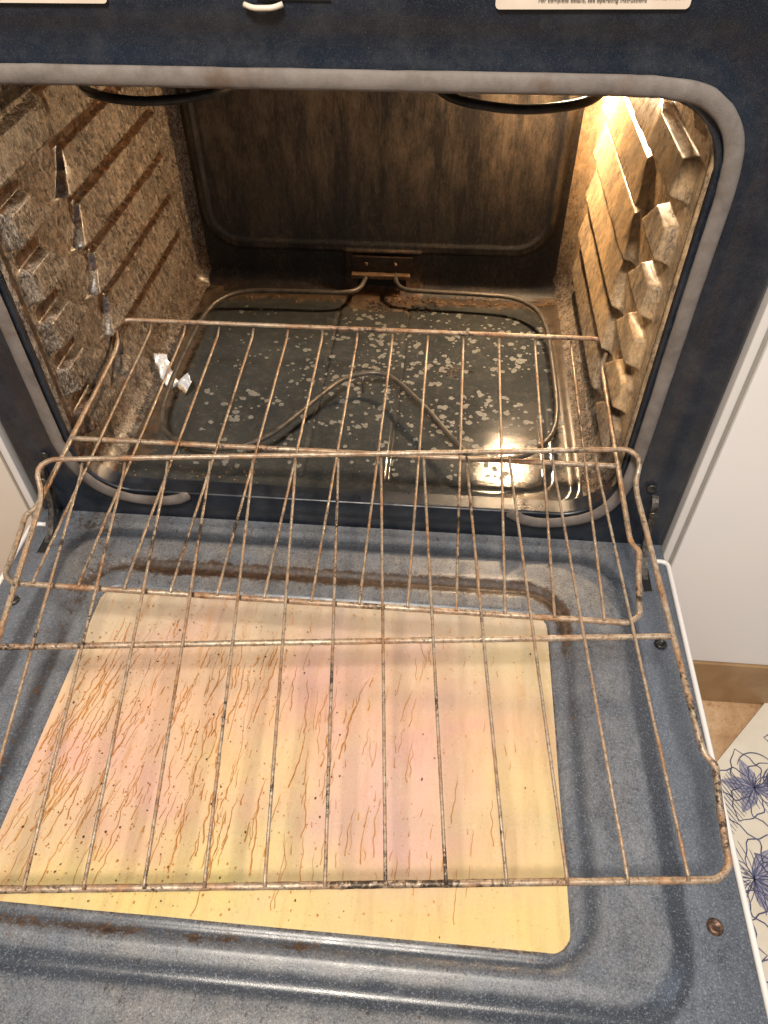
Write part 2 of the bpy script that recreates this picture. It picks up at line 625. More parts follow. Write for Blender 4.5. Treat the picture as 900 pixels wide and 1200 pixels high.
# front frame: rings from the inner rounded opening to the outer rectangle
def frame_ring():
    cz = (ZB + ZT) / 2
    X1, Z0, Z1 = .387, -.045, .62
    hx, hz, r = .311, (ZT - ZB) / 2 - .0105, .060
    inn = []
    for (sx, sz, a0) in ((1, 1, 0), (-1, 1, 90), (-1, -1, 180), (1, -1, 270)):
        for k in range(15):
            a = math.radians(a0 + 90 * k / 14)
            inn.append((sx * (hx - r) + r * cos(a), cz + sz * (hz - r) + r * sin(a)))
    dense = []
    for i in range(len(inn)):
        a, b = inn[i], inn[(i + 1) % len(inn)]
        n = max(1, int(hypot(a[0] - b[0], a[1] - b[1]) / .012))
        for k in range(n):
            dense.append((a[0] + (b[0] - a[0]) * k / n, a[1] + (b[1] - a[1]) * k / n))
    out = []
    for (x, z) in dense:
        dx, dz = x, z - cz
        t = min(X1 / abs(dx) if abs(dx) > 1e-6 else 1e9, ((Z1 - cz) if dz > 0 else (cz - Z0)) / abs(dz) if abs(dz) > 1e-6 else 1e9)
        out.append((dx * t, cz + dz * t))
    # snap the nearest vertices to the outer corners
    for cx, cz_ in ((X1, Z0), (X1, Z1), (-X1, Z0), (-X1, Z1)):
        i = min(range(len(out)), key=lambda k: hypot(out[k][0] - cx, out[k][1] - cz_))
        out[i] = (cx, cz_)
    mb = MB()
    T = [-.3, -.15, -.06, 0, .03, .07, .12, .18, .25, .32, .4, .5, .6, .7, .8, .87, .92, .96, 1.0, 1.0]
    n = len(dense)
    for j, t in enumerate(T):
        for i in range(n):
            (ax, az), (bx, bz) = dense[i], out[i]
            if t < 0:
                x, z = ax, az
                y = -.002 + (-t) * .075
            else:
                x, z = ax + (bx - ax) * t, az + (bz - az) * t
                d = open_sdf(x, z)
                y = -.002 + .003 * smooth(.022, .030, d) - .0028 * smooth(.045, .053, d)
                if z > .49:
                    y += -.004 * smooth(.492, .497, z) + .0025 * exp(-((z - .5035) / .0012) ** 2)
                e = min(X1 - abs(x), 1)
                y += .006 * smooth(.006, 0, e)
            if j == len(T) - 1:
                y += .05
            mb.v.append(Vector((x, y, z)))
    for j in range(len(T) - 1):
        for i in range(n):
            a, b = j * n + i, j * n + (i + 1) % n
            mb.f.append((a, a + n, b + n, b))
    return mb


fr = frame_ring().build('front_frame', ENAMEL, oven)

# gasket: one tube hugging the opening, open at the middle of the bottom edge
gp = [(-.186, .014), (-.194, .007), (-.210, .0015), (-.235, .0), (-.262, .003), (-.290, .016), (-.309, .040), (-.3195, .075)]
gq = [(-HX, .12), (-HX, .22), (-HX, .32), (-HX, .395), (-.314, .432), (-.292, .455), (-.262, .4625), (-.22, .464), (-.1, .464), (0, .464),
      (.1, .464), (.22, .464), (.262, .4625), (.292, .455), (.314, .432), (HX, .395), (HX, .32), (HX, .22), (HX, .12)]
gr_ = [(.3195, .075), (.311, .042), (.294, .018), (.268, .005), (.24, .0), (.218, .002), (.203, .010), (.196, .015)]
path = catmull([(x, -.010, z) for x, z in gp + gq + gr_], 8)
rad = [.0073 * (1 + .04 * N3(p.x * 30, 0, p.z * 30)) for p in path]
for k, q in enumerate((.45, .6, .75, .88, .96)):
    rad[k] = .0069 * q + .001
    rad[-1 - k] = .0069 * q + .001
gk = MB().tube(path, rad, 14, .06)
for v in gk.v:                              # pressed flat by the door
    v.y = -.0065 + (v.y + .010) * .50
gk.build('door_gasket', GASK, oven)

# side walls of the cavity: pressed ledges like overlapping shingles; the racks slide in the grooves
# between them, and each groove dips into a stop pocket near the opening
ZG_ = [.1150 + .0578 * k for k in range(6)]
PITCH = .0578


def dip(y):
    pts = ((.0, .003), (.082, .002), (.122, .036), (.148, .037), (.168, .018), (.180, .0), (.60, .0))
    for (a, da), (b, db) in zip(pts, pts[1:]):
        if a <= y <= b:
            return da + (db - da) * (y - a) / (b - a)
    return 0.0


def wall_h(y, z, off=0.0):
    zz = z + .0010 * N3(y * 22, z * 22, 1.5)
    y0 = y - off
    yy = y0 + .0012 * N3(y * 30, z * 30, 8.5)
    body = smooth(.026, .038, y0) * smooth(.478, .462, y)
    if body <= 0 or zz < .050:
        return .0045 * exp(-((y - .008) / .004) ** 2)
    gw = .0062 + .0030 * smooth(.17, .13, yy)
    H = .0150
    k = math.ceil((zz - gw - ZG_[0]) / PITCH)
    zg = ZG_[0] + PITCH * max(0, k)
    top = zg - gw - (dip(yy) if k < 5 else 0)
    low = max(zg - PITCH + gw, .052)
    if k > 5:
        h = H * .55 * smooth(.445, .425, zz)
    elif zz >= top:
        h = 0.0
    else:
        u = (top - zz) / (top - low)
        lip = .30 + .42 * smooth(.185, .145, yy)
        h = H * (lip + (1 - lip) * u) * smooth(0, .0030, top - zz) * smooth(0, .0040, zz - low)
    return h * body + .0045 * exp(-((y - .008) / .004) ** 2)


def fillet(d, r):
    return r - sqrt(max(0.0, r * r - (r - d) ** 2)) if d < r else 0.0


zs = [.045 * (1 - cos(pi / 2 * k / 14)) for k in range(14)] + lin(.045, .405, 190) + [.405 + .05 * sin(pi / 2 * k / 14) for k in range(1, 15)]
ys = lin(.004, .47, 230) + [.47 + .03 * sin(pi / 2 * k / 8) for k in range(1, 9)]
for s in (-1, 1):
    def fn(y, z, s=s):
        h = wall_h(y, z, .017 if s > 0 else 0)
        f = fillet(z, .045) + fillet(TOP - z, .05)
        b = fillet(DEP - y, .03)
        h = h * smooth(0, .03, z) + f + b
        cr = .15 + .55 * smooth(.16, .03, z) * (1 if s < 0 else .5) + .5 * exp(-((y - .02) / .03) ** 2) * (1 if s < 0 else .6)
        for zg in ZG_:
            d = min(seg_d(y, z, .182, zg - .004, .462, zg - .004), seg_d(y, z, .168, zg - .020, .174, zg), seg_d(y, z, .040, zg - .005, .080, zg - .005))
            cr += .95 * smooth(.0105, .0045, d) * (1 if s < 0 else .55)  # dark groove stripes: caked grime and the ledges' shade painted together
            if s > 0 and zg - dip(y - .017) + .002 < z < zg + .004 and .10 < y < .20 and zg < .39:
                cr += .55  # shadow inside the stop pockets, painted dark on the right wall
        return (s * (WX - h), y, z, cr - .25)
    w = MB().grid(ys, zs, fn).build('side_wall', SIDE, oven, attr='crust_shade', flip=(s > 0))
    if s > 0:                               # lamp brightness on this wall painted into its colour as pale tan
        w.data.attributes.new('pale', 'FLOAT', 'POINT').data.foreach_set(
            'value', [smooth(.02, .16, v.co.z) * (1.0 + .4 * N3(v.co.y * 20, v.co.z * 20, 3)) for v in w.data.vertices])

# back wall with its pressed bead
xs = lin(-.312, .312, 210)
zs2 = [.03 * (1 - cos(pi / 2 * k / 10)) for k in range(10)] + lin(.03, TOP, 150)


def back(x, z):
    d = sdf_rr(x, z, -.004, .38, .268, .305, .055)
    h = .006 * smooth(.010, .004, abs(d + .001)) + .004 * smooth(0, -.012, d)
    h += fillet(z, .03)
    # flange that carries the heating element
    e = sdf_rr(x, z, .006, .036, .060, .036, .004)
    h += .005 * smooth(.005, .0, e)
    cr = .30 * exp(-(d / .008) ** 2) + .5 * smooth(.045, .0, z) + .45 * smooth(.006, 0, e) + .2 * smooth(.18, .3, z)
    return (x, DEP - h, z, cr)


bw = MB().grid(xs, zs2, back).build('back_wall', BACK, oven, attr='crust_shade')
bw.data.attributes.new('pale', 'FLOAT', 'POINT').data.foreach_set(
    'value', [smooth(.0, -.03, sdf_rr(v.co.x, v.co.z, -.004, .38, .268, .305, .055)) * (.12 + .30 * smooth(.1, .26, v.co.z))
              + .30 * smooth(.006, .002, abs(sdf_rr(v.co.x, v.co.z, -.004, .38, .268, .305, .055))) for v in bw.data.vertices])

# floor of the cavity: recessed glossy pan with a raised centre band
def floor_h(x, y):
    d = sdf_rr(x, y, 0, .250, .250, .205, .025)
    z = -.0030 * smooth(.006, -.008, d) + .0010
    d2 = sdf_rr(x, y, 0, .252, .278, .235, .04)
    z += .004 * smooth(-.004, .008, d2)
    z += .0016 * smooth(.056, .050, abs(x + .004)) * smooth(.0, -.006, d)
    z -= .0032 * exp(-((abs(x + .004) - .055) / .0022) ** 2) * smooth(.0, -.01, d)
    z -= .006 * smooth(.016, .002, y) ** 2
    return z


def floor_f(x, y):
    d = sdf_rr(x, y, 0, .250, .250, .205, .025)
    cr = .75 * smooth(-.01, .03, d) + .45 * smooth(-.14, -.24, x) * smooth(.5, .3, y) * .6 + .5 * smooth(.40, .47, y)
    cr += .6 * exp(-(((x - .13) / .035) ** 2 + ((y - .285) / .03) ** 2))
    cr += .35 * smooth(.25, .29, x)
    cr += (.75 if x < 0 else .35) * exp(-((abs(x + .004) - .055) / .0022) ** 2) * smooth(0, -.01, d)
    cr += .40 * smooth(.40, .44, y) * smooth(.07, .04, abs(x - .004))
    cr -= 1.0 * smooth(.066, .046, y)
    return (x, y, floor_h(x, y), cr - .05)


fl = MB().grid(lin(-.300, .300, 220), lin(.002, .495, 190), floor_f).build('oven_floor', FLOOR, oven, attr='crust_shade')

MB().grid(lin(-.312, .312, 20), lin(.004, .5, 20), lambda x, y: (x, y, TOP - .0005, .2)).build('cavity_ceiling', BACK, oven, attr='crust_shade', flip=True)

# chalky spots on the floor pan
mb = MB()
cnt = 0
random.seed(3)
def blob(mb, x, y, z, r, n=9, asp=1.0, ang=0.0):
    pts = []
    ph = random.random() * 50
    for k in range(n):
        a = 2 * pi * k / n
        q = r * (1 + .7 * N3(cos(a) * 1.3 + ph, sin(a) * 1.3, ph))
        px, py = q * cos(a), q * sin(a) * asp
        pts.append((x + px * cos(ang) - py * sin(ang), y + px * sin(ang) + py * cos(ang), z))
    mb.poly(pts)
while cnt < 900:
    x, y = random.uniform(-.225, .275), random.uniform(.06, .44)
    dens = .33 + .75 * exp(-(((x - .15) / .12) ** 2 + ((y - .26) / .12) ** 2)) + .5 * exp(-(((x - .02) / .08) ** 2 + ((y - .33) / .1) ** 2))
    dens *= smooth(.0, .35, N3(x * 14, y * 14, 4) + .35)
    if random.random() > dens:
        continue
    r = random.choice((.0007, .0010, .0013, .0016, .0020, .0024, .0030, .0038, .0046))
    blob(mb, x, y, floor_h(x, y) + .0004 + cnt * 1e-7, r)
    if r > .003 and random.random() < .5:
        blob(mb, x + random.uniform(-1, 1) * r * 1.5, y + random.uniform(-1, 1) * r * 1.5, floor_h(x, y) + .0006 + cnt * 1e-7, r * .7)
    cnt += 1
o = mb.build('mineral_spots', SPOT, oven)
o['kind'] = 'stuff'


def crumbs(mb, x, y, z, r):
    bm = bmesh.new()
    bmesh.ops.create_icosphere(bm, subdivisions=1, radius=r)
    ph = random.random() * 99
    b = len(mb.v)
    for v in bm.verts:
        q = 1 + .6 * N3(v.co.x / r + ph, v.co.y / r, v.co.z / r)
        mb.v.append(Vector((x + v.co.x * q, y + v.co.y * q, z + v.co.z * q * .6)))
    for f in bm.faces:
        mb.f.append(tuple(b + v.index for v in f.verts))
    bm.free()


mb = MB()
for k in range(150):                       # rusty crumbs along the foot of the back wall
    x = random.uniform(.02, .285) if random.random() < .8 else random.uniform(-.25, .02)
    y = .468 + random.gauss(0, .006)
    crumbs(mb, x, y, floor_h(x, y) + .001 + (.004 if y > .472 else 0), random.uniform(.0008, .0026))
for k in range(60):
    x, y = random.uniform(-.27, -.1), random.uniform(.02, .1)
    crumbs(mb, x, y, floor_h(x, y) + .0006, random.uniform(.0006, .0016))
o = mb.build('rust_crumbs', CRUMB, oven, shade=False)
o['kind'] = 'stuff'
mb = MB()
for k in range(26):
    x, y = .128 + random.gauss(0, .022), .285 + random.gauss(0, .012)
    crumbs(mb, x, y, floor_h(x, y) + .0004, random.uniform(.0008, .0026))
for k in range(60):
    x, y = random.uniform(-.23, .25), random.uniform(.05, .45)
    crumbs(mb, x, y, floor_h(x, y) + .0003, random.uniform(.0005, .0013))
for k in range(60):
    x, y = random.uniform(-.02, .1), random.uniform(.44, .475)
    crumbs(mb, x, y, floor_h(x, y) + .0006, random.uniform(.001, .0035))
o = mb.build('char_flakes', CHAR, oven, shade=False)
o['kind'] = 'stuff'

# lower heating element and its bracket
ep = [(-.021, .492, .036), (-.022, .472, .033), (-.030, .449, .0305), (-.052, .437, .03), (-.10, .435, .03), (-.15, .434, .03), (-.205, .430, .03), (-.238, .409, .03),
      (-.255, .365, .03), (-.259, .286, .03), (-.2585, .2, .03), (-.2535, .13, .03), (-.238, .088, .03), (-.210, .067, .03), (-.178, .060, .03), (-.145, .063, .03), (-.117, .077, .03),
      (-.09, .107, .03), (-.046, .181, .03), (-.022, .213, .03), (.014, .230, .03), (.045, .217, .03), (.093, .155, .03), (.138, .084, .03), (.158, .069, .03),
      (.186, .066, .03), (.222, .080, .03), (.250, .115, .03), (.261, .160, .03), (.263, .22, .03), (.2625, .30, .03), (.260, .36, .03), (.246, .412, .03), (.21, .440, .03),
      (.15, .446, .03), (.079, .449, .03), (.044, .452, .031), (.030, .466, .034), (.026, .492, .037)]
MB().tube(catmull(ep, 6), .0036, 10).build('bake_element', ELEM, oven)
mb = MB()
mb.box(-.043, .053, .487, .4935, .0385, .0655)
br = mb.build('element_bracket', BRACK, oven, shade=False, bevel=.0012)
mb = MB()
mb.box(-.044, .050, .477, .489, .032, .0385)
mb.build('bracket_lip', BRACK_T, br, shade=False, bevel=.0012)
for x in (-.021, .026):
    MB().lathe([(.0034, 0), (.0030, .0016), (.0014, .0026), (0.0004, .0027)], (x, .4870, .053), '-Y', 14).build('rivet', BRACK_T, br)
mb = MB()
mb.box(-.036, .044, .490, .4945, .004, .031)
mb.build('bracket_recess', BLACK, br, shade=False)
for x, y in ((.2625, .19), (-.2585, .19), (.0, .224)):
    mb = MB()
    mb.tube([(x - .001, y, .030), (x, y, .014), (x + .001, y, floor_h(x, y))], .0011, 6)
    mb.build('element_foot', ELEM, oven)

# upper heating element
bp = []
ZBR = .402
for (xa, xb) in ((-.272, -.104), (.084, .252)):
    bp.append([(xa, .47, ZBR), (xa, .36, ZBR), (xa, .24, ZBR), (xa + .006, .185, ZBR), (xa + .032, .148, ZBR), ((xa + xb) / 2, .131, ZBR),
               (xb - .032, .148, ZBR), (xb - .006, .185, ZBR), (xb, .24, ZBR), (xb, .36, ZBR), (xb, .47, ZBR)])
mb = MB()
for q in bp:
    mb.tube(catmull(q, 8), .0045, 10)
mb.tube([(-.104, .468, ZBR), (.084, .468, ZBR)], .0043, 10)
mb.build('broil_element', ELEM_D, oven)

# oven lamp at the top right of the back wall
LX, LZ = .242, .372
lamp = MB().lathe([(.038, 0), (.038, .003), (.034, .004), (.034, .010), (.0315, .010), (.0315, .004), (.001, .004)], (LX, DEP - .004, LZ), '-Y', 28).build('oven_lamp', STEEL, oven)
MB().lathe([(.0075, 0), (.0095, .005), (.0098, .010), (.0082, .016), (.004, .019), (.001, .0195)], (LX, DEP - .0085, LZ), '-Y', 20).build('bulb', BULB, lamp)

# frame screws, trims, hinges, labels, latch
for s in (-1, 1):
    sc = MB().lathe([(.0058, 0), (.0056, .0012), (.0042, .0022), (.0034, .0014), (.0004, .0014)], (s * .3485, -.0018, .0605), '-Y', 20).build('frame_screw', SCREW_D, oven)
    a, b = (.3885, .3975)
    mb = MB().box(min(s * a, s * b), max(s * a, s * b), -.006, .3, -.075, .62)
    mb.build('side_trim', WHITE, oven, bevel=.002)
    a, b = (.3985, .4060)
    mb = MB().box(min(s * a, s * b), max(s * a, s * b), .004, .3, -.20, .62)
    mb.build('gap_strip', GREYT, oven, bevel=.001)  # grey strip painted for the shadowy gap beside the oven
    x = s * .356
    hg = round_path([(x, .01, .047), (x, -.006, .043), (x, -.010, .020), (x, -.016, -.006), (x, -.036, -.030), (x, -.062, -.040)], .01, 4)
    mb = MB()
    for i in range(len(hg)):
        t = (hg[min(i + 1, len(hg) - 1)] - hg[max(i - 1, 0)]).normalized()
        nn = Vector((0, -t.z, t.y))
        for dx, dn in ((-.0035, -.004), (.0035, -.004), (.0035, .004), (-.0035, .004)):
            mb.v.append(hg[i] + Vector((dx, 0, 0)) + nn * dn)
    for i in range(len(hg) - 1):
        for k in range(4):
            mb.f.append((i * 4 + k, i * 4 + (k + 1) % 4, i * 4 + 4 + (k + 1) % 4, i * 4 + 4 + k))
    mb.f.append((3, 2, 1, 0))
    h = mb.build('hinge_arm', STEEL, oven, shade=False)
    MB().lathe([(.0050, 0), (.0048, .0016), (.0030, .0024), (.0005, .0024)], (x, -.0130, .030), '-Y', 16).build('hinge_rivet', STEEL, h)


def plate(name, x0, x1, z0, z1, tilt, mat, parent, y=-.0085, th=.0006, r=.003):
    pts = []
    for cx, cz, a0 in ((x1 - r, z1 - r, 0), (x0 + r, z1 - r, 90), (x0 + r, z0 + r, 180), (x1 - r, z0 + r, 270)):
        for k in range(6):
            a = math.radians(a0 + 90 * k / 5)
            px, pz = cx + r * cos(a), cz + r * sin(a)
            pts.append((px, y, pz + tilt * (px - x0)))
    mb = MB()
    n = len(pts)
    mb.poly(list(reversed(pts)))
    mb.poly([(p[0], y + th, p[2]) for p in pts])
    for i in range(n):
        j = (i + 1) % n
        mb.f.append((i + 0 if 0 else n - 1 - i, n - 1 - j, n + j, n + i))
    return mb.build(name, mat, parent, shade=False)


def text(name, s, x, z, size, parent, y=-.0093, tilt=0.0):
    c = bpy.data.curves.new(name, 'FONT')
    c.body = s
    c.size = size
    c.extrude = .0001
    c.align_x = 'CENTER'
    t = bpy.data.objects.new(name, c)
    COL.objects.link(t)
    me = bpy.data.meshes.new_from_object(t.evaluated_get(bpy.context.evaluated_depsgraph_get()))
    bpy.data.objects.remove(t)
    bpy.data.curves.remove(c)
    me.materials.clear()
    me.materials.append(INK)
    o = bpy.data.objects.new(name, me)
    COL.objects.link(o)
    o.location = (x, y, z)
    o.rotation_euler = (pi / 2, -tilt, 0)
    o.parent = parent
    return o


lb = plate('instruction_label', .1305, .2590, .5098, .564, .012, LABEL, oven)
text('lettering', 'For complete details, see operating instructions', .1945, .5150, .0037, lb, tilt=.012)
text('lettering', 'PRINTED IN U.S.A.', .2435, .5172, .0027, lb, tilt=.012)
plate('rating_label', -.262, -.1400, .5098, .560, .004, LABEL, oven)
# latch: a black slot with a pale steel hook
lt = MB().box(-.034, .018, -.0078, -.0060, .5135, .530).build('latch_slot', BLACK, oven, shade=False)
hk = round_path([(-.0425, -.0085, .5108), (-.036, -.011, .5092), (-.022, -.011, .5094), (-.0155, -.0085, .5112)], .006, 4)
mb = MB().tube(hk, .0019, 8)
mb.tube([(-.026, -.0090, .5150), (-.026, -.0085, .524)], .0050, 8)
mb.build('latch_hook', LABEL, lt)

# ------------------------------------------------------------------ the door, let down
ZF, ZP, ZG = -.0325, -.0250, -.0275
WIN = (-.010, -.2835, .2494, .1650, .020)


def d_out(x, y):
    return sdf_rr(x, y, 0, -.2575, .337, .2270, .055)


def d_grv(x, y):
    return sdf_rr(x, y, -.0125, -.2725, .2695, .1845, .045)


def track(x, y):
    """bare strip where the closed door pressed on the gasket"""
    d = abs(sdf_rr(x, y, 0, -.262, .327, .226, .055))
    k = smooth(.0125, .0065, d + .002 * N3(x * 40, y * 40, 7))
    if y > -.06:
        k *= .75
    return k


def door_f(x, y):
    d = d_out(x, y)
    z = ZF + (ZP - ZF) * smooth(.010, -.020, d)
    t = sdf_rr(x, y, 0, -.262, .327, .226, .055)
    z -= .0018 * exp(-(t / .007) ** 2)
    z += .0003 * exp(-((t - .020) / .0045) ** 2)
    g = d_grv(x, y)
    z -= .0034 * exp(-(g / .0060) ** 2)
    z += .0007 * exp(-((g - .011) / .004) ** 2)
    w = sdf_rr(x, y, *WIN)
    z -= .0035 * smooth(.0015, -.0015, w)
    z += .0008 * exp(-((y + .016) / .004) ** 2) * smooth(.36, .33, abs(x))
    z += .0004 * N3(x * 12, y * 12, 0)
    film = .95 * (1 - .93 * track(x, y)) * (.90 + .16 * N3(x * 7, y * 7, 3))
    film *= 1 - .85 * exp(-(d_grv(x, y) / .0065) ** 2) * smooth(-.13, -.2, y)
    film *= 1 - .35 * smooth(.345, .375, abs(x))
    film *= 1 - .45 * exp(-((y + .545) / .02) ** 2)
    back_g = smooth(-.20, -.10, y)
    left_g = smooth(.1, -.1, x)
    tan = (smooth(-.14, -.07, y) * .9 * smooth(.34, .30, abs(x)) + .55 * smooth(-.38, -.45, y) * smooth(.25, .1, x) + .5 * smooth(.335, .29, abs(x)))
    brk = .30 * N3(x * 26, y * 26, 11)
    cr = exp(-(g / (.0066 + .0040 * back_g)) ** 2) * (.30 + brk + 1.15 * back_g * smooth(.30, .20, abs(x - .02)) + .22 * smooth(.2, .25, x) * smooth(-.3, -.12, y) + .10 * left_g)
    cr += .24 * exp(-((g - .014) / .022) ** 2) * back_g
    cr += (.42 + 1.6 * brk) * exp(-((y + .4615) / .0042) ** 2) * smooth(.10, -.02, x)
    cr += (.36 + 1.5 * brk) * smooth(.0, -.10, x) * exp(-((y + .472) / .008) ** 2)
    cr += .42 * exp(-((y + .038) / .005) ** 2) * smooth(-.10, -.04, x) * smooth(.22, .19, x) * .8
    cr += .25 * smooth(-.24, -.29, x)
    cr += (.55 + 1.5 * brk) * exp(-(w / .0018) ** 2)
    cr += .30 * smooth(-.25, -.30, x) * smooth(-.1, -.05, y)
    return (x, y, z, max(0, min(1, film)), cr, min(1, tan))


SLOT = [(.3530, .3620, -.0720, -.0300)]


def door_skip(x, y):
    return any(a < abs(x) < b and c < y < d for a, b, c, d in SLOT)


mb = MB()
xs = lin(-.383, .383, 320)
ys = lin(-.560, -.002, 236)
films, crs, tans = [], [], []
for yv in ys:
    for xv in xs:
        q = door_f(xv, yv)
        # rounded rear corners of the panel
        mb.v.append(Vector(q[:3]))
        films.append(q[3])
        crs.append(q[4])
        tans.append(q[5])
w_ = len(xs)
for j in range(len(ys) - 1):
    for i in range(w_ - 1):
        if door_skip((xs[i] + xs[i + 1]) / 2, (ys[j] + ys[j + 1]) / 2):
            continue
        a = j * w_ + i
        mb.f.append((a, a + 1, a + w_ + 1, a + w_))
door = mb.build('door', DOOR, oven)
for nm, vals in (('film', films), ('crust_shade', crs), ('tan', tans)):
    door.data.attributes.new(nm, 'FLOAT', 'POINT').data.foreach_set('value', vals)

# white outer shell of the door: a rounded tray whose rim shows along the sides
mb = MB()
mb.box(-.3885, .3885, -.566, -.031, -.072, -.0365)
sh = mb.build('door_shell', WHITE, door, bevel=.004)
for s in (-1, 1):
    rim = round_path([(s * .368, -.0285, -.0315), (s * .3855, -.0285, -.0315), (s * .3855, -.565, -.0315)], .012, 6)
    MB().tube(resample(rim, .02), .0027, 10).build('door_rim', WHITE, door)
    a, b = sorted((s * .3525, s * .3625))
    mb = MB()
    mb.box(a, b, -.0725, -.0295, -.060, -.0332)
    mb.build('hinge_slot', BLACK, door, shade=False)
    mb = MB().box(a - .001, b + .001, -.0740, -.0722, -.036, -.0322)
    mb.build('slot_lip', STEEL, door, bevel=.0006)
for (x, y, mt) in ((.3585, -.144, SCREW_D), (-.3585, -.144, SCREW_D), (.3570, -.4165, SCREW), (-.3570, -.4165, SCREW)):
    z = door_f(x, y)[2]
    q = MB().lathe([(.0068, -.001), (.0068, .0012), (.0056, .0030), (.0036, .0038), (.0030, .0026), (.0004, .0024)], (x, y, z), 'Z', 20)
    q.build('door_screw', mt, door)

# coated window
def rr_pts(cx, cy, hx, hy, r, n=8):
    P = []
    for sx, sy, a0 in ((1, 1, 0), (-1, 1, 90), (-1, -1, 180), (1, -1, 270)):
        for k in range(n + 1):
            a = math.radians(a0 + 90 * k / n)
            P.append((cx + sx * (hx - r) + r * cos(a), cy + sy * (hy - r) + r * sin(a)))
    return P


wp = rr_pts(*WIN)
mb = MB()
n = len(wp)
mb.v += [Vector((x, y, ZG)) for x, y in wp] + [Vector((x, y, ZG - .004)) for x, y in wp]
mb.f.append(tuple(range(n)))
for i in range(n):
    j = (i + 1) % n
    mb.f.append((i, n + i, n + j, j))
win = mb.build('window_glass', GLASS, door, shade=False)

# grease runs and drops baked onto the glass
random.seed(11)
runs, drops = MB(), MB()
zc = 0


def ribbon(mb, P, W, z):
    b = len(mb.v)
    m_ = len(P)
    for i, (x, y) in enumerate(P):
        ax, ay = P[max(i - 1, 0)]
        bx, by = P[min(i + 1, m_ - 1)]
        tx, ty = bx - ax, by - ay
        L = hypot(tx, ty) + 1e-9
        nx, ny = -ty / L, tx / L
        mb.v.append(Vector((x + nx * W[i], y + ny * W[i], z)))
        mb.v.append(Vector((x, y, z + .00025)))
        mb.v.append(Vector((x - nx * W[i], y - ny * W[i], z)))
    for i in range(m_ - 1):
        for k in (0, 1):
            a = b + i * 3 + k
            mb.f.append((a, a + 1, a + 4, a + 3))


cnt = 0
while cnt < 400:
    x, y = random.uniform(-.255, .20), random.uniform(-.40, -.135)
    dens = smooth(.20, -.10, x) * .80 + .2
    if x < -.19 and y > -.2:
        dens *= .3
    if y > -.16:
        dens *= .35
    dens *= smooth(-.45, .3, N3(x * 18, y * 10, 9) + .1)
    if random.random() > dens:
        continue
    L = random.choice((.006, .010, .014, .02, .03, .04, .055, .075)) * random.uniform(.7, 1.2)
    L *= 1 if x < .06 else .6
    w0 = random.choice((.00020, .00026, .00032, .00042, .0006)) if x < .06 else random.uniform(.00025, .0004)
    lean = -.03 - .14 * smooth(-.05, -.24, x) + random.gauss(0, .07)
    ph, n_ = random.random() * 90, max(5, int(L / .0022))
    P, Wd = [], []
    cx_ = x
    for k in range(n_ + 1):
        t = k / n_
        cx_ += (lean + .75 * N3(ph, t * L * 130, 0)) * L / n_
        P.append((cx_, y - t * L))
        Wd.append(w0 * (.55 + .6 * t + .5 * N3(ph + 9, t * L * 300, 2)) * (smooth(0, .12, t) * .9 + .1))
    Wd[-1] *= .5
    if all(sdf_rr(px, py, *WIN) < -.003 for px, py in P):
        ribbon(runs, P, Wd, ZG + .0003 + cnt * 1.5e-6)
        if random.random() < .6:
            blob(runs, P[-1][0], P[-1][1], ZG + .00035 + cnt * 1.5e-6, w0 * random.uniform(1.2, 2), 8, 1.5)
        cnt += 1
cnt = 0
while cnt < 1500:
    x, y = random.uniform(-.255, .235), random.uniform(-.445, -.125)
    if sdf_rr(x, y, *WIN) > -.002:
        continue
    if random.random() > .25 + .75 * smooth(.12, -.1, x):
        continue
    r = random.choice((.0002, .00025, .0003, .0004, .0005, .0005, .0008))
    blob(runs if random.random() < .85 else drops, x, y, ZG + .0007 + cnt * 1e-6, r, 7, random.uniform(1, 1.8))
    cnt += 1
o = runs.build('grease_runs', GREASE, door)
o['kind'] = 'stuff'
o = drops.build('grease_drops', GREASE_D, door, shade=False)
o['kind'] = 'stuff'

# ------------------------------------------------------------------ racks
SP = .0444
DR, MR = .3978, .1953
HW = .3020


def rack_rot(yaw, pitch, roll):
    yw, p_, r_ = (math.radians(a) for a in (yaw, pitch, roll))
    ex = Vector((cos(r_) * cos(yw), cos(r_) * sin(yw), sin(r_)))
    ey = Vector((-cos(p_) * sin(yw), cos(p_) * cos(yw), sin(p_)))
    ez = ex.cross(ey).normalized()
    ey = ez.cross(ex)
    return Matrix((ex, ey, ez)).transposed()


rackA = empty('oven_rack', 'rusty wire rack still halfway inside the cavity, its rear bar over the oven floor', 'oven rack',
              (.0012, -.2042, .0897), 'rusty oven racks')
rackA.rotation_euler = rack_rot(.07, 3.395, 0).to_euler()

side = [(0, 0), (.2900, 0), (.3005, .010), (.3010, .020), (.3050, .055), (.3090, .0800), (.3085, .0835), (.3025, .0930), (.3020, .105), (.3020, .352)]
loop = []
for x, y in side[1:]:
    loop.append((x, y, -.0045))
loop += [(.3030, .366, -.002), (.3085, .382, .006), (.3075, .392, .0078), (.2990, .4005, .008)]
rgt = loop
lft = [(-x, y, z) for x, y, z in reversed(loop)]
closed = [(0, 0, -.0045)] + rgt + [(0, .4005, .008)] + lft + [(0, 0, -.0045)]
fp = resample(round_path([Vector(p) for p in closed], .009, 5), .006)
fr_ = MB().tube(fp, .0028, 9, .16, caps=False)
fr_.build('frame_rod', RUST_B, rackA)
MB().tube(resample([Vector((-.300, MR, -.0040)), Vector((.300, MR, -.0040))], .006), .0029, 8, .16, seed=5).build('cross_bar', RUST_B, rackA)
wire_pts = resample([Vector((0, -.0015, -.0005)), Vector((0, .004, .0003)), Vector((0, .19, 0)), Vector((0, .385, .0005)), Vector((0, .398, .004))], .006)
